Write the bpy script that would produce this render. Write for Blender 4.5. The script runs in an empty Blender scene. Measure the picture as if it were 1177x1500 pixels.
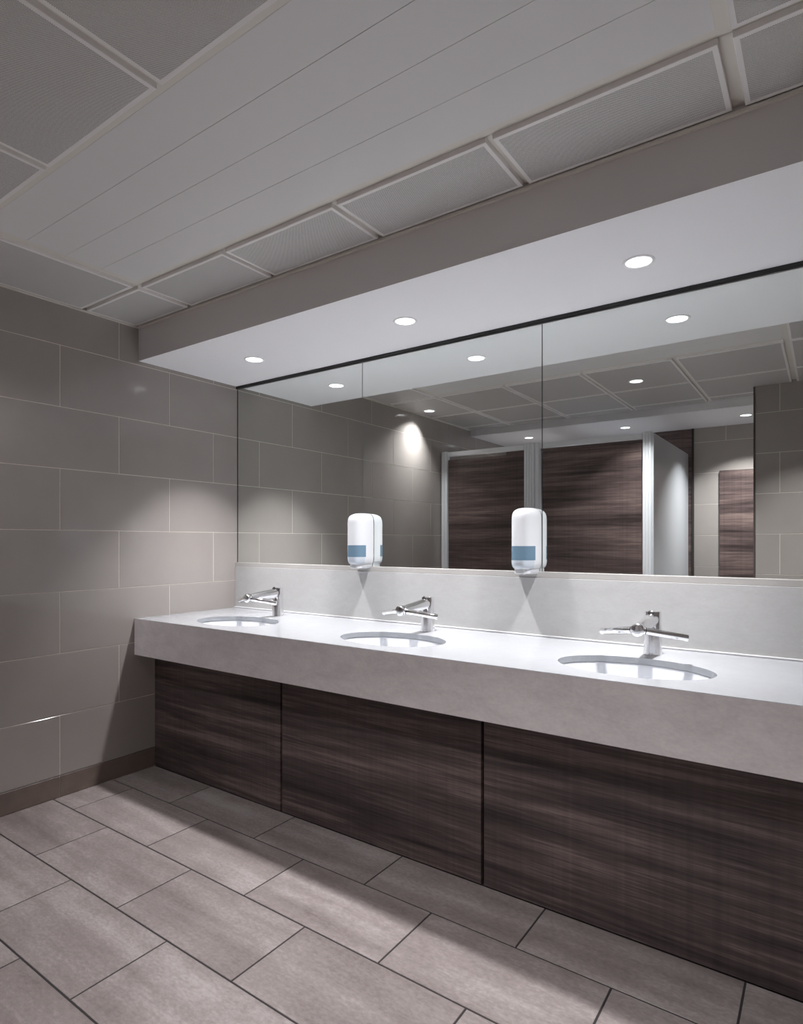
import bpy, bmesh, math, random
from mathutils import Vector, Matrix

# ------------------------------------------------------------------ camera
S = bpy.context.scene
COL = S.collection
W_IMG, F_PX, HORIZON = 1177.0, 886.55, 792.36
cd = bpy.data.cameras.new('camera')
cd.sensor_fit = 'HORIZONTAL'
cd.sensor_width = 36.0
cd.lens = F_PX * 36.0 / W_IMG
cd.shift_y = (HORIZON - 750.0) / W_IMG
cd.clip_start = 0.02
cam = bpy.data.objects.new('camera', cd)
cam.location = (3.0497, -2.5323, 1.2453)
cam.rotation_euler = (math.pi / 2, 0, 0.6129)
COL.objects.link(cam)
S.camera = cam

# ------------------------------------------------------------------ world, exposure, light levels
wd = bpy.data.worlds.new('world')
wd.use_nodes = True
wd.node_tree.nodes['Background'].inputs[0].default_value = (0.02, 0.02, 0.022, 1)
S.world = wd
vs = S.view_settings
vs.view_transform = 'Standard'
vs.look = 'None'
vs.exposure = 0.57
vs.gamma = 1.0
vs.use_curve_mapping = False
S.cycles.max_bounces = 16
S.cycles.diffuse_bounces = 10
S.cycles.glossy_bounces = 8
S.cycles.blur_glossy = 0.25
BASIN_W, BASIN_SPREAD = 7.9, 80     # lamps in the soffit over the basins
ROOM_W, ROOM_SPREAD = 8.5, 96      # lamps in the tiled ceiling
STALL_W, STALL_SPREAD = 13.0, 110     # lamps in the soffit over the cubicles
LAMP_COLOR = (1.0, 0.985, 1.0)

# ------------------------------------------------------------------ key dimensions (metres)
XR = 3.60                     # right wall
Z_SOF, Z_CEIL = 2.2184, 2.402
Y_SOF, Y_CNT, Y_PAN = -0.6726, -0.696, -0.5752
Z_CNT, Z_APR, Z_MIR, Z_MTOP = 0.8281, 0.6338, 1.111, 2.199
Y_COLUMN, Y_BACK = -2.70, -3.92
Y_STALL = -2.46
Z_FSOF, Y_FSOF = 2.337, -3.06
BX = (0.538, 1.532, 2.522)    # basin axes

# ------------------------------------------------------------------ node helpers
def new_mat(name):
    m = bpy.data.materials.new(name)
    m.use_nodes = True
    nt = m.node_tree
    b = nt.nodes['Principled BSDF']
    return m, nt, b

def nd(nt, typ, **kw):
    n = nt.nodes.new(typ)
    for k, v in kw.items():
        setattr(n, k, v)
    return n

def ramp(nt, stops):
    r = nd(nt, 'ShaderNodeValToRGB')
    e = r.color_ramp.elements
    while len(e) < len(stops):
        e.new(0.5)
    for i, (p, c) in enumerate(stops):
        e[i].position = p
        e[i].color = (*c, 1)
    return r

def coords(nt, scale, random_shift=0.0):
    """world position, scaled, shifted per object so alike pieces differ"""
    g = nd(nt, 'ShaderNodeNewGeometry')
    mp = nd(nt, 'ShaderNodeMapping')
    mp.inputs['Scale'].default_value = scale
    nt.links.new(g.outputs['Position'], mp.inputs['Vector'])
    if random_shift:
        oi = nd(nt, 'ShaderNodeObjectInfo')
        mu = nd(nt, 'ShaderNodeVectorMath', operation='SCALE')
        cx = nd(nt, 'ShaderNodeCombineXYZ')
        for i in range(3):
            nt.links.new(oi.outputs['Random'], cx.inputs[i])
        mu.inputs['Scale'].default_value = random_shift
        nt.links.new(cx.outputs[0], mu.inputs[0])
        nt.links.new(mu.outputs[0], mp.inputs['Location'])
    return mp.outputs[0]

def noise(nt, vec, scale, detail=4, rough=0.55, dist=0.0):
    n = nd(nt, 'ShaderNodeTexNoise')
    n.inputs['Scale'].default_value = scale
    n.inputs['Detail'].default_value = detail
    n.inputs['Roughness'].default_value = rough
    n.inputs['Distortion'].default_value = dist
    nt.links.new(vec, n.inputs['Vector'])
    return n.outputs['Fac']

def math_node(nt, op, a, b=None, c=None):
    n = nd(nt, 'ShaderNodeMath', operation=op)
    for i, v in enumerate((a, b, c)):
        if v is None:
            continue
        if isinstance(v, (int, float)):
            n.inputs[i].default_value = v
        else:
            nt.links.new(v, n.inputs[i])
    return n.outputs[0]

def bump(nt, b, height, strength, distance=0.001):
    n = nd(nt, 'ShaderNodeBump')
    n.inputs['Strength'].default_value = strength
    n.inputs['Distance'].default_value = distance
    nt.links.new(height, n.inputs['Height'])
    nt.links.new(n.outputs[0], b.inputs['Normal'])

def plain(name, col, rough=0.5, metal=0.0, vary=0.0, vscale=6.0, spec=0.5):
    m, nt, b = new_mat(name)
    b.inputs['Roughness'].default_value = rough
    b.inputs['Metallic'].default_value = metal
    b.inputs['Specular IOR Level'].default_value = spec
    if vary:
        f = noise(nt, coords(nt, (1, 1, 1)), vscale)
        lo = tuple(c * (1 - vary) for c in col)
        hi = tuple(min(1, c * (1 + vary)) for c in col)
        r = ramp(nt, [(0.3, lo), (0.7, hi)])
        nt.links.new(f, r.inputs[0])
        nt.links.new(r.outputs[0], b.inputs['Base Color'])
    else:
        b.inputs['Base Color'].default_value = (*col, 1)
    return m

def wood_mat(name, dark, mid, light, rough=0.42):
    m, nt, b = new_mat(name)
    v1 = coords(nt, (0.9, 0.9, 13.0), 37.0)
    broad = noise(nt, v1, 1.0, 5, 0.6, 0.35)
    v2 = coords(nt, (2.2, 2.2, 75.0), 11.0)
    mids = noise(nt, v2, 1.0, 4, 0.6, 0.5)
    v3 = coords(nt, (9.0, 9.0, 420.0), 5.0)
    fine = noise(nt, v3, 1.0, 3, 0.6)
    v4 = coords(nt, (160.0, 160.0, 1.5), 3.0)
    cross = noise(nt, v4, 0.35, 2, 0.5)
    s = math_node(nt, 'MULTIPLY', broad, 0.50)
    s = math_node(nt, 'MULTIPLY_ADD', mids, 0.27, s)
    s = math_node(nt, 'MULTIPLY_ADD', fine, 0.17, s)
    s = math_node(nt, 'MULTIPLY_ADD', cross, 0.06, s)
    r = ramp(nt, [(0.40, dark), (0.51, mid), (0.62, light)])
    nt.links.new(s, r.inputs[0])
    nt.links.new(r.outputs[0], b.inputs['Base Color'])
    b.inputs['Roughness'].default_value = rough
    bump(nt, b, fine, 0.15, 0.0006)
    return m

def floor_tile_mat():
    m, nt, b = new_mat('floor porcelain')
    v1 = coords(nt, (0.8, 8.5, 1.0), 23.0)
    streak = noise(nt, v1, 1.0, 6, 0.62, 0.3)
    v2 = coords(nt, (60, 110, 60), 7.0)
    speck = noise(nt, v2, 1.0, 5, 0.7)
    v3 = coords(nt, (5, 9, 5), 13.0)
    cloud = noise(nt, v3, 1.0, 6, 0.65)
    s = math_node(nt, 'MULTIPLY', streak, 0.48)
    s = math_node(nt, 'MULTIPLY_ADD', cloud, 0.22, s)
    s = math_node(nt, 'MULTIPLY_ADD', speck, 0.30, s)
    r = ramp(nt, [(0.36, (0.108, 0.087, 0.082)), (0.5, (0.182, 0.155, 0.149)), (0.64, (0.285, 0.256, 0.249))])
    nt.links.new(s, r.inputs[0])
    nt.links.new(r.outputs[0], b.inputs['Base Color'])
    b.inputs['Roughness'].default_value = 0.5
    b.inputs['Specular IOR Level'].default_value = 0.35
    bump(nt, b, speck, 0.08, 0.0006)
    return m

def stone_mat(name, base, vary, rough):
    m, nt, b = new_mat(name)
    v1 = coords(nt, (7, 7, 15))
    a = noise(nt, v1, 1.0, 6, 0.65, 0.8)
    v2 = coords(nt, (70, 70, 130))
    c = noise(nt, v2, 1.0, 4, 0.7)
    s = math_node(nt, 'MULTIPLY', a, 0.62)
    s = math_node(nt, 'MULTIPLY_ADD', c, 0.38, s)
    lo = tuple(x * (1 - vary) for x in base)
    hi = tuple(min(1, x * (1 + vary)) for x in base)
    r = ramp(nt, [(0.38, lo), (0.62, hi)])
    nt.links.new(s, r.inputs[0])
    nt.links.new(r.outputs[0], b.inputs['Base Color'])
    b.inputs['Roughness'].default_value = rough
    return m

def perforated_mat():
    """painted steel with staggered round holes, 4 mm apart"""
    m, nt, b = new_mat('perforated steel')
    g = nd(nt, 'ShaderNodeNewGeometry')
    sp = nd(nt, 'ShaderNodeSeparateXYZ')
    nt.links.new(g.outputs['Position'], sp.inputs[0])
    P = 0.0046
    def dots(off):
        x = math_node(nt, 'MULTIPLY_ADD', sp.outputs[0], 1 / P, off)
        y = math_node(nt, 'MULTIPLY_ADD', sp.outputs[1], 1 / P, off)
        fx = math_node(nt, 'SUBTRACT', math_node(nt, 'FRACT', x), 0.5)
        fy = math_node(nt, 'SUBTRACT', math_node(nt, 'FRACT', y), 0.5)
        d = math_node(nt, 'SQRT', math_node(nt, 'ADD', math_node(nt, 'MULTIPLY', fx, fx), math_node(nt, 'MULTIPLY', fy, fy)))
        return math_node(nt, 'LESS_THAN', d, 0.255)
    h = math_node(nt, 'MAXIMUM', dots(0.0), dots(0.5))
    mx = nd(nt, 'ShaderNodeMix', data_type='RGBA')
    mx.inputs[6].default_value = (*CEIL_COL, 1)
    mx.inputs[7].default_value = (0.07, 0.066, 0.062, 1)
    nt.links.new(h, mx.inputs[0])
    nt.links.new(mx.outputs[2], b.inputs['Base Color'])
    b.inputs['Roughness'].default_value = 0.55
    return m

def emit_mat(name, col, strength):
    m, nt, b = new_mat(name)
    b.inputs['Base Color'].default_value = (0.9, 0.9, 0.9, 1)
    b.inputs['Emission Color'].default_value = (*col, 1)
    b.inputs['Emission Strength'].default_value = strength
    return m

def mirror_mat():
    m, nt, b = new_mat('silvered glass')
    b.inputs['Base Color'].default_value = (0.90, 0.935, 0.915, 1)
    b.inputs['Metallic'].default_value = 1.0
    b.inputs['Roughness'].default_value = 0.0
    return m

CEIL_COL = (0.80, 0.78, 0.765)
M_WTILE = plain('wall tile glaze', (0.355, 0.324, 0.306), 0.11, vary=0.04, vscale=3.0, spec=0.4)
M_GROUT = plain('pale grout', (0.74, 0.68, 0.62), 0.85)
M_FTILE = floor_tile_mat()
M_FGROUT = plain('dark grout', (0.018, 0.015, 0.016), 0.9)
M_BASE = plain('brown base tile', (0.175, 0.135, 0.115), 0.35, vary=0.12, vscale=14)
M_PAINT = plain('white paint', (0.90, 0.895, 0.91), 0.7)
M_SOFFACE = plain('shaded fascia paint', (0.74, 0.72, 0.715), 0.7)  # the underside's white paint, with the front's weaker light put into its colour
M_CEIL = plain('ceiling enamel', CEIL_COL, 0.5)
M_PLANK = plain('plank enamel', (0.70, 0.69, 0.685), 0.45)
M_RUN = plain('grid enamel', (0.70, 0.67, 0.61), 0.5)
M_PERF = perforated_mat()
M_VOID = plain('dark void', (0.012, 0.012, 0.012), 0.9)
M_STONE = stone_mat('polished pale quartz', (0.315, 0.325, 0.342), 0.03, 0.14)
M_APRON = stone_mat('lightened quartz front', (0.66, 0.62, 0.625), 0.10, 0.4)  # same quartz as the slab, colour lightened to make up for weaker light
M_SPLASH = stone_mat('quartz upstand', (0.47, 0.468, 0.465), 0.05, 0.35)
M_CAP = stone_mat('quartz capping', (0.43, 0.415, 0.40), 0.05, 0.4)
M_CERAMIC = plain('white vitreous china', (0.62, 0.635, 0.665), 0.2)
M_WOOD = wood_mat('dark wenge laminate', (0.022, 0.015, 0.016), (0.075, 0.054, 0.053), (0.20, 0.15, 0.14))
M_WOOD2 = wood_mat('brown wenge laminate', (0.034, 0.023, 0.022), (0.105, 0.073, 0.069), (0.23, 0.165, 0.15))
M_CHROME = plain('polished chrome', (0.93, 0.93, 0.94), 0.05, 1.0)
M_BRUSH = plain('brushed steel', (0.76, 0.76, 0.77), 0.2, 1.0)
M_STEM = plain('satin steel', (0.90, 0.90, 0.91), 0.13, 1.0)
M_BLACK = plain('black plastic', (0.01, 0.01, 0.01), 0.35)
M_ALU = plain('satin aluminium', (0.80, 0.82, 0.85), 0.35, 0.1)
M_LAMINATE = plain('pale grey laminate', (0.55, 0.575, 0.61), 0.28)
M_SOAPW = plain('white abs', (0.66, 0.675, 0.70), 0.25)
M_SOAPB = plain('blue tinted window', (0.135, 0.215, 0.29), 0.2)
M_SOAPL = plain('frosted lower shell', (0.55, 0.60, 0.66), 0.25)
M_MIRROR = mirror_mat()
M_EDGE = plain('mirror edge', (0.30, 0.33, 0.33), 0.2)
M_BLACKTRIM = plain('black trim', (0.010, 0.010, 0.012), 0.35)
M_SILVER = plain('silver edge bead', (0.5, 0.5, 0.52), 0.3, 0.9)
M_JAMB = plain('dark bronze profile', (0.035, 0.03, 0.03), 0.4)
M_LAMP = emit_mat('lamp diffuser', (1.0, 0.99, 1.0), 3.0)
M_CAULK = plain('pale sealant', (0.64, 0.64, 0.65), 0.3)

# ------------------------------------------------------------------ object helpers
def link(o, parent=None):
    COL.objects.link(o)
    if parent:
        o.parent = parent
    return o

def tag(o, label=None, cat=None, group=None, kind=None):
    for k, v in (('label', label), ('category', cat), ('group', group), ('kind', kind)):
        if v:
            o[k] = v
    return o

def empty(name, loc=(0, 0, 0)):
    o = bpy.data.objects.new(name, None)
    o.empty_display_size = 0.05
    o.location = loc
    return link(o)

def obj(name, bm, mats, parent=None, loc=None, smooth=False):
    bmesh.ops.recalc_face_normals(bm, faces=bm.faces)
    me = bpy.data.meshes.new(name)
    bm.to_mesh(me)
    bm.free()
    for m in (mats if isinstance(mats, (list, tuple)) else [mats]):
        me.materials.append(m)
    if smooth:
        for p in me.polygons:
            p.use_smooth = True
    o = bpy.data.objects.new(name, me)
    link(o, parent)
    if loc:
        o.location = loc
    return o

def add_box(bm, lo, hi, mat=0, bevel=0.0):
    x0, y0, z0 = lo
    x1, y1, z1 = hi
    b2 = bmesh.new()
    bmesh.ops.create_cube(b2, size=1.0)
    for v in b2.verts:
        v.co = Vector(((x0 + x1) / 2 + v.co.x * (x1 - x0), (y0 + y1) / 2 + v.co.y * (y1 - y0), (z0 + z1) / 2 + v.co.z * (z1 - z0)))
    if bevel:
        bmesh.ops.bevel(b2, geom=list(b2.edges), offset=bevel, segments=2, affect='EDGES', profile=0.5)
    mp = {v: bm.verts.new(v.co) for v in b2.verts}
    for f in b2.faces:
        nf = bm.faces.new([mp[v] for v in f.verts])
        nf.material_index = mat
    b2.free()
    return bm

def box(name, lo, hi, mat, parent=None, bevel=0.0):
    """box mesh about its own centre (in the parent's space when parented)"""
    c = [(a + b) / 2 for a, b in zip(lo, hi)]
    bm = bmesh.new()
    add_box(bm, [a - k for a, k in zip(lo, c)], [b - k for b, k in zip(hi, c)], 0, bevel)
    return obj(name, bm, mat, parent, c)

def lathe(bm, prof, n=48, axis=None, mat=0, close=True):
    """revolve (radius, height) about z, then place with matrix axis"""
    rings = []
    for r, h in prof:
        ring = []
        for i in range(n):
            a = 2 * math.pi * i / n
            p = Vector((r * math.cos(a), r * math.sin(a), h))
            ring.append(bm.verts.new(axis @ p if axis else p))
        rings.append(ring)
    for a, b in zip(rings, rings[1:]):
        for i in range(n):
            f = bm.faces.new((a[i], a[(i + 1) % n], b[(i + 1) % n], b[i]))
            f.material_index = mat
    if close:
        for ring in (rings[0], rings[-1]):
            f = bm.faces.new(ring)
            f.material_index = mat
    return bm

def along(p, q):
    """matrix taking the z axis from p towards q"""
    p, q = Vector(p), Vector(q)
    d = (q - p).normalized()
    return Matrix.Translation(p) @ d.to_track_quat('Z', 'Y').to_matrix().to_4x4()

def auto_smooth(o, ang=40):
    for p in o.data.polygons:
        p.use_smooth = True
    try:
        o.data.set_sharp_from_angle(angle=math.radians(ang))
    except Exception:
        pass
    return o

# chamfered tile pieces; alike sizes share one mesh
_tile_cache = {}
def tile_piece(name, plane, u0, u1, v0, v1, n0, t, mat, parent, ch=0.0007):
    """plane 'x+' (wall facing +x; u=y, v=z), 'y+' (facing +y; u=x, v=z), 'z+' (floor; u=x, v=y); n0 = back of the tile, t = thickness"""
    w, h = round(u1 - u0, 4), round(v1 - v0, 4)
    if w < 0.004 or h < 0.004:
        return None
    key = (plane, w, h, round(t, 4), mat.name)
    cu, cv = (u0 + u1) / 2, (v0 + v1) / 2
    me = _tile_cache.get(key)
    if me is None:
        def P(u, v, n):
            return {'x+': (n, u, v), 'y+': (u, n, v), 'z+': (u, v, n)}[plane]
        bm = bmesh.new()
        rings = []
        for n, s in ((0, 0), (t - ch, 0), (t, ch)):
            rings.append([bm.verts.new(P(a * (w / 2 - s), b * (h / 2 - s), n)) for a, b in ((-1, -1), (1, -1), (1, 1), (-1, 1))])
        for a, b in zip(rings, rings[1:]):
            for i in range(4):
                bm.faces.new((a[i], a[(i + 1) % 4], b[(i + 1) % 4], b[i]))
        bm.faces.new(rings[0])
        bm.faces.new(rings[2])
        bmesh.ops.recalc_face_normals(bm, faces=bm.faces)
        me = bpy.data.meshes.new(name)
        bm.to_mesh(me)
        bm.free()
        me.materials.append(mat)
        _tile_cache[key] = me
    o = bpy.data.objects.new(name, me)
    o.location = {'x+': (n0, cu, cv), 'y+': (cu, n0, cv), 'z+': (cu, cv, n0)}[plane]
    return link(o, parent)

def spans(a, b, joints, gap):
    """pieces of [a, b] cut at joints, each joint gap wide"""
    js = [a - gap / 2] + [j for j in sorted(joints) if a + 0.004 < j < b - 0.004] + [b + gap / 2]
    return [(p + gap / 2, q - gap / 2) for p, q in zip(js, js[1:])]

# ------------------------------------------------------------------ floor
floor = tag(box('floor', (-0.1, Y_BACK - 0.1, -0.06), (XR + 0.1, 0.1, -0.002), M_FGROUT), kind='structure')
floor.location.z = -0.031
G = 0.0058
L, Wd = 0.5927, 0.2974
rows, offs = [], (0.491, 0.1875, 0.485, 0.1822)
y_top = -0.8156 + Wd
for r in range(7):
    hi, lo = y_top - r * Wd, y_top - (r + 1) * Wd
    if r == 0:
        hi = Y_PAN - 0.001
    off = offs[r] if r < 4 else offs[r % 2 + 2]
    js = [off + L * k for k in range(-2, 8)]
    for a, b in spans(0.001, XR - 0.004, js, G):
        tile_piece('floor_tile', 'z+', a - floor.location.x, b - floor.location.x, lo + G / 2 - floor.location.y, hi - (G / 2 if r else 0) - floor.location.y, 0.031 - 0.006, 0.006, M_FTILE, floor, 0.0008)

# ------------------------------------------------------------------ left wall
ROW = [0.1035 + 0.003] + [0.3979 + 0.3 * k for k in range(7)] + [Z_CEIL + 0.02]
wl = tag(box('wall_left', (-0.12, Y_BACK - 0.1, -0.06), (-0.0012, 0.1, 2.5), M_GROUT), kind='structure')
def rel(parent, *ps):
    return [tuple(a - b for a, b in zip(p, parent.location)) for p in ps]
GW = 0.0032
for i, (z0, z1) in enumerate(zip(ROW, ROW[1:])):
    base = -0.4814 if i % 2 == 0 else -0.1814
    js = [base - 0.6 * k for k in range(-1, 8)]
    for a, b in spans(Y_BACK, 0.008, js, GW):
        lx, ly, lz = wl.location
        tile_piece('wall_tile', 'x+', a - ly, b - ly, z0 + GW / 2 - lz, z1 - GW / 2 - lz, -0.006 - lx, 0.006, M_WTILE, wl)
bb = tag(empty('baseboard_left', (0, 0, 0)), kind='structure')
for a, b in spans(Y_BACK, Y_PAN, [-1.0814 - 0.6 * k for k in range(5)], 0.003):
    tile_piece('base_tile', 'x+', a, b, 0.002, 0.1035, -0.004, 0.006, M_BASE, bb)
box('joint_strip', (-0.004, Y_BACK, 0.1033), (0.0004, Y_PAN, 0.1062), M_BLACK, bb)

# ------------------------------------------------------------------ back wall behind the mirrors, right wall, far walls
tag(box('wall_back', (-0.1, 0.0075, 0.0), (XR + 0.1, 0.12, 2.5), plain('wall darkened for seams', (0.03, 0.03, 0.03), 0.8)), kind='structure')  # wall coloured dark to give the mirror seams their shade
tag(box('wall_right', (XR, Y_BACK - 0.1, 0.0), (XR + 0.1, 0.0, 2.5), M_WTILE), kind='structure')
def tiled_y_wall(name, x0, x1, yf, top, js_even, js_odd, thick):
    w = tag(box(name, (x0, yf - thick, 0.0), (x1, yf - 0.0012, top), M_GROUT), kind='structure')
    lx, ly, lz = w.location
    zs = [0.003] + [z for z in ROW if z < top - 0.02][1:] + [top]
    for i, (z0, z1) in enumerate(zip(zs, zs[1:])):
        for a, b in spans(x0, x1, js_even if i % 2 == 0 else js_odd, GW):
            tile_piece('wall_tile', 'y+', a - lx, b - lx, z0 + GW / 2 - lz, z1 - GW / 2 - lz, yf - 0.006 - ly, 0.006, M_WTILE, w)
    return w
# wall of the corner column behind the camera (seen in the mirror)
wc = tiled_y_wall('wall_front', 2.612, XR, Y_COLUMN, Z_CEIL + 0.03, [3.067], [2.767, 3.367], 0.15)
tag(box('trim_1', (2.599, Y_COLUMN - 0.15, 0.0), (2.611, Y_COLUMN + 0.004, Z_CEIL - 0.001), plain('brown edge profile', (0.09, 0.075, 0.07), 0.4)), kind='structure')
wb = tiled_y_wall('wall_far', 1.992, XR, Y_BACK, Z_FSOF + 0.01, [2.568, 3.168], [2.268, 2.868], 0.1)
tag(box('trim_2', (1.974, Y_BACK - 0.1, 0.0), (1.9915, Y_BACK + 0.012, Z_FSOF), M_JAMB), kind='structure')

# ------------------------------------------------------------------ ceiling: grid, dropped tiles, planks
ceil = tag(box('ceiling', (-0.1, Y_BACK - 0.1, 2.436), (XR + 0.1, 0.1, 2.5), M_VOID), kind='structure')
cx_, cy_, cz_ = ceil.location
Z_RUN = 2.418
def c_box(name, lo, hi, mat, bevel=0.0):
    return box(name, (lo[0] - cx_, lo[1] - cy_, lo[2] - cz_), (hi[0] - cx_, hi[1] - cy_, hi[2] - cz_), mat, ceil, bevel)
def ceiling_tile(x0, x1, y0, y1):
    w, h = x1 - x0, y1 - y0
    bd = 0.013
    bm = bmesh.new()
    def rect(wx, hy, z):
        return [bm.verts.new((a * wx / 2, b * hy / 2, z)) for a, b in ((-1, -1), (1, -1), (1, 1), (-1, 1))]
    top, e1 = rect(w, h, 0.022), rect(w, h, 0.0012)
    e2, inn, inn2 = rect(w - 0.0024, h - 0.0024, 0), rect(w - 2 * bd, h - 2 * bd, 0), rect(w - 2 * bd, h - 2 * bd, 0.0004)
    for a, b in ((top, e1), (e1, e2), (e2, inn), (inn, inn2)):
        for i in range(4):
            bm.faces.new((a[i], a[(i + 1) % 4], b[(i + 1) % 4], b[i]))
    bm.faces.new(inn2).material_index = 1
    bm.faces.new(top)
    o = obj('ceiling_tile', bm, [M_CEIL, M_PERF], ceil, ((x0 + x1) / 2 - cx_, (y0 + y1) / 2 - cy_, Z_CEIL - cz_))
    return o
XG = [0.475, 1.066, 1.656, 2.250, 2.857, 3.45]
HG = 0.0155
def HGX(x):            # the two main runners are wider than the rest
    return HG if x in (XG[0], XG[4]) else 0.011
def x_spans(a, b):
    js = [a - HGX(a)] + [x for x in XG if a < x < b] + [b + HGX(b)]
    return [(p + HGX(p), q - HGX(q)) for p, q in zip(js, js[1:])]
YA0, YA1 = -0.984, -0.955        # runner beside the planks
YB0, YB1 = -1.625, -1.597        # runner on the planks' other side
for a, b in x_spans(0.006, XR - 0.006):
    ceiling_tile(a, b, YA1, Y_SOF - 0.016)
    ceiling_tile(a, b, -2.281, YB0)
    ceiling_tile(a, b, -2.885, -2.296)
    ceiling_tile(a, b, Y_FSOF + 0.012, -2.900)
for a, b in ((0.006, XG[0] - HG), (XG[4] + HG, XG[5] - 0.011), (XG[5] + 0.011, XR - 0.006)):
    ceiling_tile(a, b, YB1 - 0.004, YA0 + 0.004)
c_box('grid_runner', (0.002, YA0, Z_RUN), (XR, YA1 + 0.002, 2.4355), M_RUN)
c_box('grid_runner', (0.002, YB0 - 0.002, Z_RUN), (XR, YB1, 2.4355), M_RUN)
for y in (-2.2885, -2.8925):
    c_box('grid_runner', (0.002, y - 0.012, Z_RUN), (XR, y + 0.012, 2.4355), M_RUN)
for k, x in enumerate(XG):
    sets = [(YA1, Y_SOF - 0.001), (Y_FSOF + 0.001, YB0)]
    if k in (0, 4, 5):
        sets.append((YB1, YA0))
    for y0, y1 in sets:
        c_box('grid_runner', (x - HGX(x) - 0.002, y0, Z_RUN - (0.0002 if (y1 - y0) > 0.5 else 0)), (x + HGX(x) + 0.002, y1, 2.4353), M_RUN)
PJ = [YB1, -1.443, -1.293, -1.143, YA0]
for y0, y1 in zip(PJ, PJ[1:]):
    a, b = (y0 if y0 == YB1 else y0 + 0.0006), (y1 if y1 == YA0 else y1 - 0.0006)
    c_box('ceiling_plank', (XG[0] + HG + 0.001, a, Z_RUN - 0.0006), (XG[4] - HG - 0.001, b, 2.43), M_PLANK, 0.0005)
# perimeter angles
c_box('wall_angle', (0.002, Y_SOF - 0.014, 2.3925), (XR, Y_SOF - 0.0005, 2.4005), M_RUN)
c_box('wall_angle', (0.0008, Y_FSOF, 2.392), (0.012, Y_SOF - 0.015, 2.400), M_RUN)

# ------------------------------------------------------------------ soffit over the basins, soffit over the cubicles
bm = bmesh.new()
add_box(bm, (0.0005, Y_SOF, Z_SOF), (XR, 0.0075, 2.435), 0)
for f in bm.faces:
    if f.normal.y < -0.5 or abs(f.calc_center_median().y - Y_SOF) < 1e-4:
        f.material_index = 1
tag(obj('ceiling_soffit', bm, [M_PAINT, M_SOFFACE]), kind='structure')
tag(box('ceiling_soffit', (0.0005, Y_BACK, Z_FSOF), (XR, Y_FSOF, 2.435), M_PAINT), kind='structure')
t3 = tag(empty('trim_3', (0, 0, 0)), kind='structure')      # black shadow gap over the mirrors
box('gap_strip', (0.0, -0.012, Z_MTOP + 0.0035), (XR, 0.007, Z_SOF - 0.0005), M_BLACKTRIM, t3)
box('edge_gap_strip', (0.0002, -0.0015, Z_MIR), (0.0045, 0.007, Z_MTOP), M_BLACKTRIM, t3)  # black strip painted in for the dark gap between mirror and corner
box('edge_bead', (0.0, -0.004, Z_MTOP + 0.0005), (XR, 0.007, Z_MTOP + 0.003), M_SILVER, t3)

# ------------------------------------------------------------------ mirrors
ML = ['frameless mirror panel in the corner beside the tiled wall', 'frameless mirror panel between the two soap dispensers',
      'frameless mirror panel above the rightmost basin', 'narrow end mirror panel against the right wall']
edges = [0.0035, 1.0125, 2.0255, 3.0385, XR]
for i, (a, b) in enumerate(zip(edges, edges[1:])):
    bm = bmesh.new()
    g = 0.0021
    add_box(bm, (a + g - (a + b) / 2, 0.0, Z_MIR - 1.655), (b - g - (a + b) / 2, 0.006, Z_MTOP - 1.655), 1)
    for f in bm.faces:
        if abs(f.calc_center_median().y) < 1e-5:
            f.material_index = 0
    o = obj('wall_mirror', bm, [M_MIRROR, M_EDGE], None, ((a + b) / 2, 0, 1.655))
    tag(o, ML[i], 'mirror', 'mirror panels over the counter')

# ------------------------------------------------------------------ counter, upstand
ct = tag(empty('vanity_counter', (0, Y_CNT, Z_APR)), 'long pale quartz washroom counter with three round basin cut-outs', 'counter')
def to_local(o, bm):
    for v in bm.verts:
        v.co -= o.location
EA, EB, EY = 0.25, 0.167, -0.446     # basin opening
def ellipse(cx, n=72, a=EA, b=EB, cy=EY):
    return [(cx + a * math.cos(2 * math.pi * i / n), cy + b * math.sin(2 * math.pi * i / n)) for i in range(n)]
bm = bmesh.new()
zt, zb = Z_CNT, Z_CNT - 0.022
def loop(pts, z):
    vs_ = [bm.verts.new((x, y, z)) for x, y in pts]
    return vs_, [bm.edges.new((vs_[i], vs_[(i + 1) % len(vs_)])) for i in range(len(vs_))]
outer = [(0.0005, Y_CNT), (XR - 0.0005, Y_CNT), (XR - 0.0005, 0.007), (0.0005, 0.007)]
loops = [outer] + [ellipse(x) for x in BX]
alle = []
tops = []
for pts in loops:
    v_, e_ = loop(pts, zt)
    tops.append(v_)
    alle += e_
bmesh.ops.triangle_fill(bm, use_beauty=True, use_dissolve=False, edges=alle)
for v_ in tops:
    low = [bm.verts.new((v.co.x, v.co.y, zb)) for v in v_]
    for i in range(len(v_)):
        bm.faces.new((v_[i], v_[(i + 1) % len(v_)], low[(i + 1) % len(v_)], low[i]))
to_local(ct, bm)
obj('slab', bm, M_STONE, ct)
bm = bmesh.new()
add_box(bm, (0.0005, Y_CNT - 0.0006, Z_APR), (XR - 0.0005, Y_CNT + 0.024, Z_CNT - 0.0012), 0, 0.001)
add_box(bm, (0.0005, Y_CNT + 0.02, Z_APR + 0.001), (XR - 0.0005, Y_PAN + 0.02, Z_APR + 0.02), 0)
to_local(ct, bm)
obj('apron', bm, M_APRON, ct)

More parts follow.
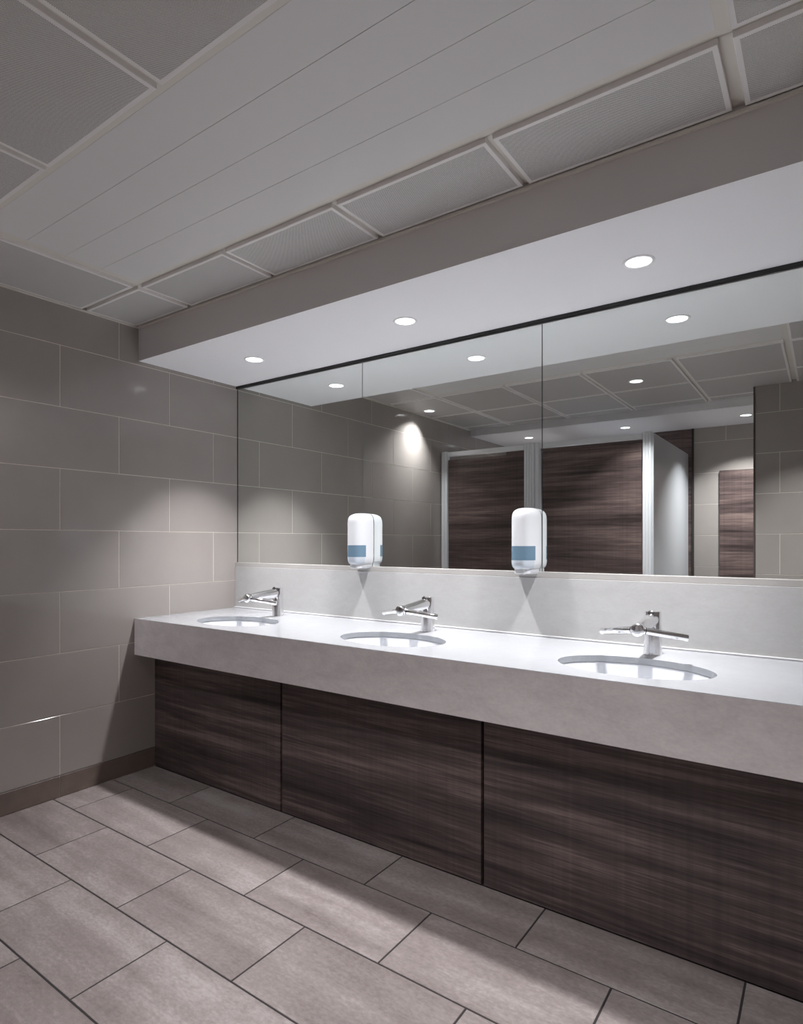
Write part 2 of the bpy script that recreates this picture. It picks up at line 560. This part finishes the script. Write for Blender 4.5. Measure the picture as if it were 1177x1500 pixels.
us = tag(empty('backsplash', (0, 0, Z_CNT)), 'pale quartz upstand running along the wall between counter and mirrors', 'backsplash')
bm = bmesh.new(); add_box(bm, (0.0005, -0.020, 0.0), (XR - 0.0005, 0.007, 0.256), 0, 0.0012)
obj('panel', bm, M_SPLASH, us)
bm = bmesh.new(); add_box(bm, (0.0005, -0.016, 0.2562), (XR - 0.0005, 0.007, Z_MIR - Z_CNT - 0.0005), 0, 0.002)
obj('capping', bm, M_CAP, us)
bm = bmesh.new(); add_box(bm, (0.0005, -0.027, 0.0003), (XR - 0.0005, -0.019, 0.007), 0, 0.002)
obj('sealant_bead', bm, M_CAULK, us)

# ------------------------------------------------------------------ under-counter panels
fr = tag(empty('panel_frame', (0, Y_PAN, 0)), 'black support frame seen only in the gaps between the dark wood panels', 'frame')
bm = bmesh.new(); add_box(bm, (0.002, 0.022, 0.0), (XR - 0.002, 0.034, Z_APR), 0)
obj('backing', bm, M_VOID, fr)
for x in (0.9965, 2.031, 3.055):
    bm = bmesh.new(); add_box(bm, (x - 0.03, 0.0195, 0.002), (x + 0.03, 0.0215, Z_APR), 0)
    obj('upright', bm, M_BLACK, fr)
PLB = ['dark wood access panel under the counter, against the tiled wall', 'dark wood access panel under the counter, between the two black gaps',
       'dark wood access panel under the counter, right of both black gaps', 'short dark wood access panel at the right wall']
pe = [(0.001, 0.9905), (1.0025, 2.025), (2.037, 3.049), (3.061, XR - 0.002)]
for i, (a, b) in enumerate(pe):
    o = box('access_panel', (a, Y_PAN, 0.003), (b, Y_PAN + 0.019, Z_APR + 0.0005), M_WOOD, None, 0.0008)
    tag(o, PLB[i], 'panel', 'dark wood panels under the counter')

# ------------------------------------------------------------------ basins
def make_basin(x):
    root = empty('wash_basin', (x, EY, Z_CNT - 0.16))
    bm = bmesh.new()
    n = 72
    prof = [(1.10, 0.1375), (1.012, 0.1375), (1.005, 0.134), (0.985, 0.115), (0.94, 0.075), (0.84, 0.035), (0.66, 0.014), (0.40, 0.006), (0.09, 0.002)]
    rings = []
    for s, h in prof:
        rings.append([bm.verts.new((EA * s * math.cos(2 * math.pi * i / n), EB * s * math.sin(2 * math.pi * i / n), h)) for i in range(n)])
    for a, b in zip(rings, rings[1:]):
        for i in range(n):
            bm.faces.new((a[i], a[(i + 1) % n], b[(i + 1) % n], b[i]))
    bm.faces.new(rings[-1])
    o = obj('bowl', bm, M_CERAMIC, root, None, True)
    bm = bmesh.new()
    lathe(bm, [(0.005, 0.0045), (0.018, 0.0050), (0.021, 0.0035), (0.021, 0.0015)], 32)
    auto_smooth(obj('waste', bm, M_CHROME, root))
    return root
BLB = ['white oval undermount basin nearest the tiled wall', 'white oval undermount basin in the middle of the counter', 'white oval undermount basin below the rightmost soffit downlight']
for i, x in enumerate(BX):
    tag(make_basin(x), BLB[i], 'basin', 'basins set into the counter')

# ------------------------------------------------------------------ combined tap and hand dryer
def make_tap():
    root = empty('basin_tap', (0, 0, 0))
    bm = bmesh.new()
    lathe(bm, [(0.0335, 0.0), (0.0328, 0.010), (0.0321, 0.025), (0.0314, 0.045), (0.0307, 0.075), (0.0302, 0.110), (0.030, 0.1555), (0.0288, 0.1575), (0.024, 0.158)], 56)
    auto_smooth(obj('stem', bm, M_STEM, root), 50)
    hub = Vector((0, -0.205, 0.115))
    root_p = Vector((0, -0.006, 0.1285))
    bm = bmesh.new()
    ax = along(root_p, hub)
    ln = (hub - root_p).length
    lathe(bm, [(0.0245, 0.0), (0.0242, ln * 0.2), (0.0215, ln * 0.6), (0.0185, ln - 0.004)], 40, ax)
    auto_smooth(obj('spout', bm, M_BRUSH, root), 50)
    # dark joint where the spout enters the stem
    bm = bmesh.new()
    lathe(bm, [(0.0105, 0.0), (0.0105, 0.006), (0.0085, 0.0072)], 28, Matrix.Translation((0, -0.0265, 0.1505)) @ Matrix.Rotation(math.radians(62), 4, 'X'))
    auto_smooth(obj('joint_cover', bm, M_BLACK, root))
    # hub with a flat turned end
    fwd = (hub - root_p).normalized()
    bm = bmesh.new()
    lathe(bm, [(0.0205, -0.005), (0.0222, 0.0), (0.0226, 0.012), (0.0222, 0.022), (0.0205, 0.0245), (0.012, 0.0262), (0.004, 0.0266)], 44, along(hub, hub + fwd))
    h = auto_smooth(obj('hub', bm, M_BRUSH, root), 50)
    c = hub + fwd * 0.010
    for s in (-1, 1):
        d = Vector((s, 0.48, -0.17)).normalized()
        a0, a1 = c + d * 0.016, c + d * 0.162
        bm = bmesh.new()
        lathe(bm, [(0.0120, 0.006), (0.0120, (a1 - a0).length - 0.001), (0.0112, (a1 - a0).length), (0.0090, (a1 - a0).length), (0.0090, (a1 - a0).length - 0.004)], 32, along(a0, a1))
        arm = auto_smooth(obj('dryer_arm', bm, M_CHROME, root), 50)
        bm = bmesh.new()
        lathe(bm, [(0.0130, -0.006), (0.0130, 0.0065)], 32, along(a0, a1))
        auto_smooth(obj('collar', bm, M_BRUSH, root), 50)
        bm = bmesh.new()
        lathe(bm, [(0.0112, 0.0064), (0.0125, 0.0066), (0.0125, 0.0096), (0.0112, 0.0098)], 32, along(a0, a1))
        auto_smooth(obj('seal_ring', bm, M_BLACK, root), 50)
        # long air slot on the underside of the arm
        e = d.cross(Vector((0, 1, 0))).normalized()
        if e.z > 0:
            e = -e
        bm = bmesh.new()
        p, q = a0 + d * 0.03 + e * 0.0117, a1 - d * 0.008 + e * 0.0117
        sid = Vector((0, 0.0016, 0))
        vs_ = [bm.verts.new(k) for k in (p - sid, q - sid, q + sid, p + sid)]
        vs2 = [bm.verts.new(v.co + e * 0.0008) for v in vs_]
        bm.faces.new(vs_)
        bm.faces.new(vs2)
        for i in range(4):
            bm.faces.new((vs_[i], vs_[(i + 1) % 4], vs2[(i + 1) % 4], vs2[i]))
        obj('air_slot', bm, M_BLACK, root)
    return root
def copy_tree(o, parent=None):
    c = o.copy()
    COL.objects.link(c)
    if parent:
        c.parent = parent
    for ch in list(o.children):
        copy_tree(ch, c)
    return c
TLB = ['chrome tap with two side dryer arms at the basin nearest the tiled wall', 'chrome tap with two side dryer arms at the middle basin',
       'chrome tap with two side dryer arms at the rightmost basin']
tap0 = make_tap()
for i, x in enumerate(BX):
    t = tap0 if i == 0 else copy_tree(tap0)
    t.location = (x, -0.163, Z_CNT)
    tag(t, TLB[i], 'tap', 'taps along the counter')

# ------------------------------------------------------------------ soap dispensers
def soap_section(hw, depth, n=56):
    """D-shaped outline from the back right corner round the front to the back left corner"""
    pts = []
    e = 2.6
    for i in range(n + 1):
        a = math.pi * i / n
        c, s = math.cos(a), math.sin(a)
        pts.append((hw * math.copysign(abs(c) ** (2 / e), c), -depth * abs(s) ** (2 / e)))
    return pts
def loft(bm, secs, cap=True, mat=0):
    rings = [[bm.verts.new((x, y, z)) for x, y in pts] for pts, z in secs]
    for a, b in zip(rings, rings[1:]):
        for i in range(len(a) - 1):
            bm.faces.new((a[i], a[i + 1], b[i + 1], b[i])).material_index = mat
        bm.faces.new((a[-1], a[0], b[0], b[-1])).material_index = mat
    if cap:
        bm.faces.new(rings[0]).material_index = mat
        bm.faces.new(rings[-1]).material_index = mat
def make_soap():
    root = empty('soap_dispenser', (0, 0, 0))
    HW, D, H = 0.0575, 0.114, 0.289
    prof = [(0.84, 0.87, 0.022), (0.89, 0.91, 0.0255), (0.94, 0.95, 0.031), (0.975, 0.98, 0.040), (0.994, 0.995, 0.050), (1.0, 1.0, 0.062), (1.0, 1.0, 0.236), (0.99, 0.992, 0.249), (0.96, 0.968, 0.260), (0.91, 0.93, 0.2685), (0.83, 0.87, 0.2755), (0.71, 0.77, 0.281), (0.55, 0.64, 0.2855), (0.34, 0.44, 0.2885), (0.12, 0.2, 0.2898)]
    bm = bmesh.new()
    loft(bm, [(soap_section(HW * a, D * b), z) for a, b, z in prof])
    auto_smooth(obj('body', bm, M_SOAPW, root), 45)
    bm = bmesh.new(); add_box(bm, (-HW * 0.93, -0.001, 0.03), (HW * 0.93, 0.0035, 0.25), 0, 0.001)
    obj('back_plate', bm, M_EDGE, root)
    def wrap(name, mat, zs, off, ycut=-0.058):
        bm = bmesh.new()
        rings = []
        for z in zs:
            # interpolate the body profile
            for (a0, b0, z0), (a1, b1, z1) in zip(prof, prof[1:]):
                if z0 <= z <= z1:
                    t = (z - z0) / (z1 - z0)
                    sa, sb = a0 + (a1 - a0) * t, b0 + (b1 - b0) * t
                    break
            pts = [p for p in soap_section(HW * sa + off, D * sb + off, 80) if p[1] < ycut]
            rings.append((pts, z))
        n = min(len(p) for p, _ in rings)
        vr = []
        for p, z in rings:
            k = (len(p) - n) // 2
            vr.append([bm.verts.new((x, y, z)) for x, y in p[k:k + n]])
        vi = [[bm.verts.new((v.co.x * 0.985, v.co.y + 0.0012, v.co.z)) for v in r] for r in vr]
        for a, b in zip(vr, vr[1:]):
            for i in range(n - 1):
                bm.faces.new((a[i], a[i + 1], b[i + 1], b[i]))
        for r, ri in ((vr[0], vi[0]), (vr[-1], vi[-1])):
            for i in range(n - 1):
                bm.faces.new((r[i], r[i + 1], ri[i + 1], ri[i]))
        for e in (0, -1):
            for a, b, c, d in zip([r[e] for r in vr], [r[e] for r in vr[1:]], [r[e] for r in vi[1:]], [r[e] for r in vi]):
                bm.faces.new((a, b, c, d))
        return auto_smooth(obj(name, bm, mat, root), 45)
    wrap('level_window', M_SOAPB, (0.060, 0.09, 0.121), 0.0010)
    wrap('push_cover', M_SOAPL, (0.0245, 0.0275, 0.031, 0.036, 0.042, 0.05, 0.0595), 0.0008)
    bm = bmesh.new()
    loft(bm, [(soap_section(HW * w, D * (w + 0.02)), z) for w, z in ((0.80, 0.0), (0.84, 0.003), (0.84, 0.0225))])
    auto_smooth(obj('outlet_base', bm, M_SOAPW, root), 45)
    bm = bmesh.new()
    lathe(bm, [(0.006, -0.004), (0.008, 0.0015)], 24, Matrix.Translation((0, -0.055, 0)))
    auto_smooth(obj('nozzle', bm, M_SOAPW, root))
    return root
SX = (1.0325, 1.966)
SLB = ['white soap dispenser with blue window over the seam nearer the tiled wall', 'white soap dispenser with blue window on the seam left of the rightmost tap']
soap0 = make_soap()
for i, x in enumerate(SX):
    s = soap0 if i == 0 else copy_tree(soap0)
    s.location = (x, -0.0038, 1.102)
    tag(s, SLB[i], 'soap dispenser', 'soap dispensers on the mirrors')

# ------------------------------------------------------------------ downlights
def make_downlight():
    root = empty('downlight', (0, 0, 0))
    bm = bmesh.new()
    lathe(bm, [(0.0425, -0.0015), (0.0440, -0.0035), (0.0515, -0.0035), (0.0535, -0.0015), (0.0535, 0.0), (0.0425, 0.0)], 48, close=False)
    auto_smooth(obj('trim_ring', bm, M_PAINT, root), 50)
    bm = bmesh.new()
    lathe(bm, [(0.0425, 0.0), (0.0425, -0.0010)], 48)
    obj('diffuser', bm, M_LAMP, root)
    return root
def place_light(first, loc, watts, spread, label, group, aim=(0, 0)):
    r = first if first.get('label') is None else copy_tree(first)
    r.location = loc
    tag(r, label, 'downlight', group)
    ld = bpy.data.lights.new('lamp', 'AREA')
    ld.shape = 'DISK'
    ld.size = 0.08
    ld.energy = watts
    ld.color = LAMP_COLOR
    ld.spread = math.radians(spread)
    lo = bpy.data.objects.new('lamp', ld)
    lo.location = (loc[0], loc[1], loc[2] - 0.0042)
    lo.rotation_euler = (math.radians(aim[0]), math.radians(aim[1]), 0)
    COL.objects.link(lo)
dl = make_downlight()
g1 = 'downlights in the soffit over the counter'
for x, t in zip((0.536, 1.522, 2.513), ('left basin, nearest the tiled wall', 'middle basin', 'rightmost basin')):
    place_light(dl, (x, -0.332, Z_SOF), BASIN_W, BASIN_SPREAD, 'round white downlight in the soffit above the ' + t, g1)
g2 = 'downlights in the tiled ceiling'
place_light(dl, (0.155, -2.015, Z_CEIL + 0.0002), ROOM_W * 0.62, ROOM_SPREAD + 8, 'ceiling tile downlight close to the left tiled wall, seen in the mirror', g2, (11, 6))
place_light(dl, (1.92, -2.03, Z_CEIL + 0.0002), ROOM_W, ROOM_SPREAD, 'ceiling tile downlight in front of the cubicle doors, seen in the mirror', g2)
place_light(dl, (3.0, -2.03, Z_CEIL + 0.0002), ROOM_W, ROOM_SPREAD, 'ceiling tile downlight before the tiled column wall, outside the view', g2)
g3 = 'downlights in the soffit over the cubicles'
for x, t in zip((0.47, 1.46, 2.475), ('over the cubicle beside the tiled wall', 'over the cubicle with the pale side panel', 'over the tiled recess beside the cubicles')):
    place_light(dl, (x, -3.48, Z_FSOF), STALL_W, STALL_SPREAD, 'small downlight ' + t + ', seen in the mirror', g3)

# ------------------------------------------------------------------ toilet cubicles (seen in the mirror)
cu = tag(empty('toilet_cubicles', (0, Y_STALL, 0)), 'row of two wood-door toilet cubicles framed in aluminium, seen in the mirror', 'cubicle')
ZH = 2.095
def post(x0, x1, z1, depth=0.045, ribs=2):
    bm = bmesh.new()
    add_box(bm, (x0, -depth, 0.0), (x1, -0.004, z1), 0)
    w = (x1 - x0) / ribs
    for k in range(ribs):
        add_box(bm, (x0 + k * w + 0.0015, -0.004, 0.0), (x0 + (k + 1) * w - 0.0015, 0.004, z1), 0, 0.0012)
    return obj('post', bm, M_ALU, cu)
post(0.012, 0.075, ZH + 0.005)
post(0.862, 0.958, ZH + 0.008, ribs=4)
post(0.966, 1.000, ZH + 0.008, ribs=1)
post(1.862, 1.928, ZH + 0.008, ribs=3)
for a, b in ((0.076, 0.861), (1.001, 1.861)):
    bm = bmesh.new(); add_box(bm, (a, -0.045, 2.052), (b, 0.002, ZH - 0.002), 0, 0.0015)
    obj('head_rail', bm, M_ALU, cu)
for a, b in ((0.082, 0.856), (1.018, 1.852)):
    bm = bmesh.new(); add_box(bm, (a, -0.032, 0.10), (b, -0.010, 2.018), 0, 0.001)
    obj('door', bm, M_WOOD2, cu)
bm = bmesh.new(); add_box(bm, (0.900, Y_BACK - Y_STALL + 0.03, 0.12), (0.915, -0.046, 2.065), 0)
obj('side_panel', bm, M_LAMINATE, cu)
bm = bmesh.new(); add_box(bm, (1.928, Y_BACK - Y_STALL + 0.014, 0.12), (1.944, -0.002, 2.090), 0, 0.001)
obj('side_panel', bm, M_LAMINATE, cu)
o = box('duct_panel', (0.003, Y_BACK - 0.02, 0.0), (1.973, Y_BACK + 0.002, Z_FSOF - 0.001), M_WOOD2)
tag(o, 'full-height dark wood panelling behind the toilet cubicles', 'panel')
o = box('wood_panel', (2.216, Y_BACK + 0.0005, 0.005), (2.95, Y_BACK + 0.022, 1.912), M_WOOD2, None, 0.001)
tag(o, 'dark wood door-height panel on the tiled recess wall, seen in the mirror', 'panel')
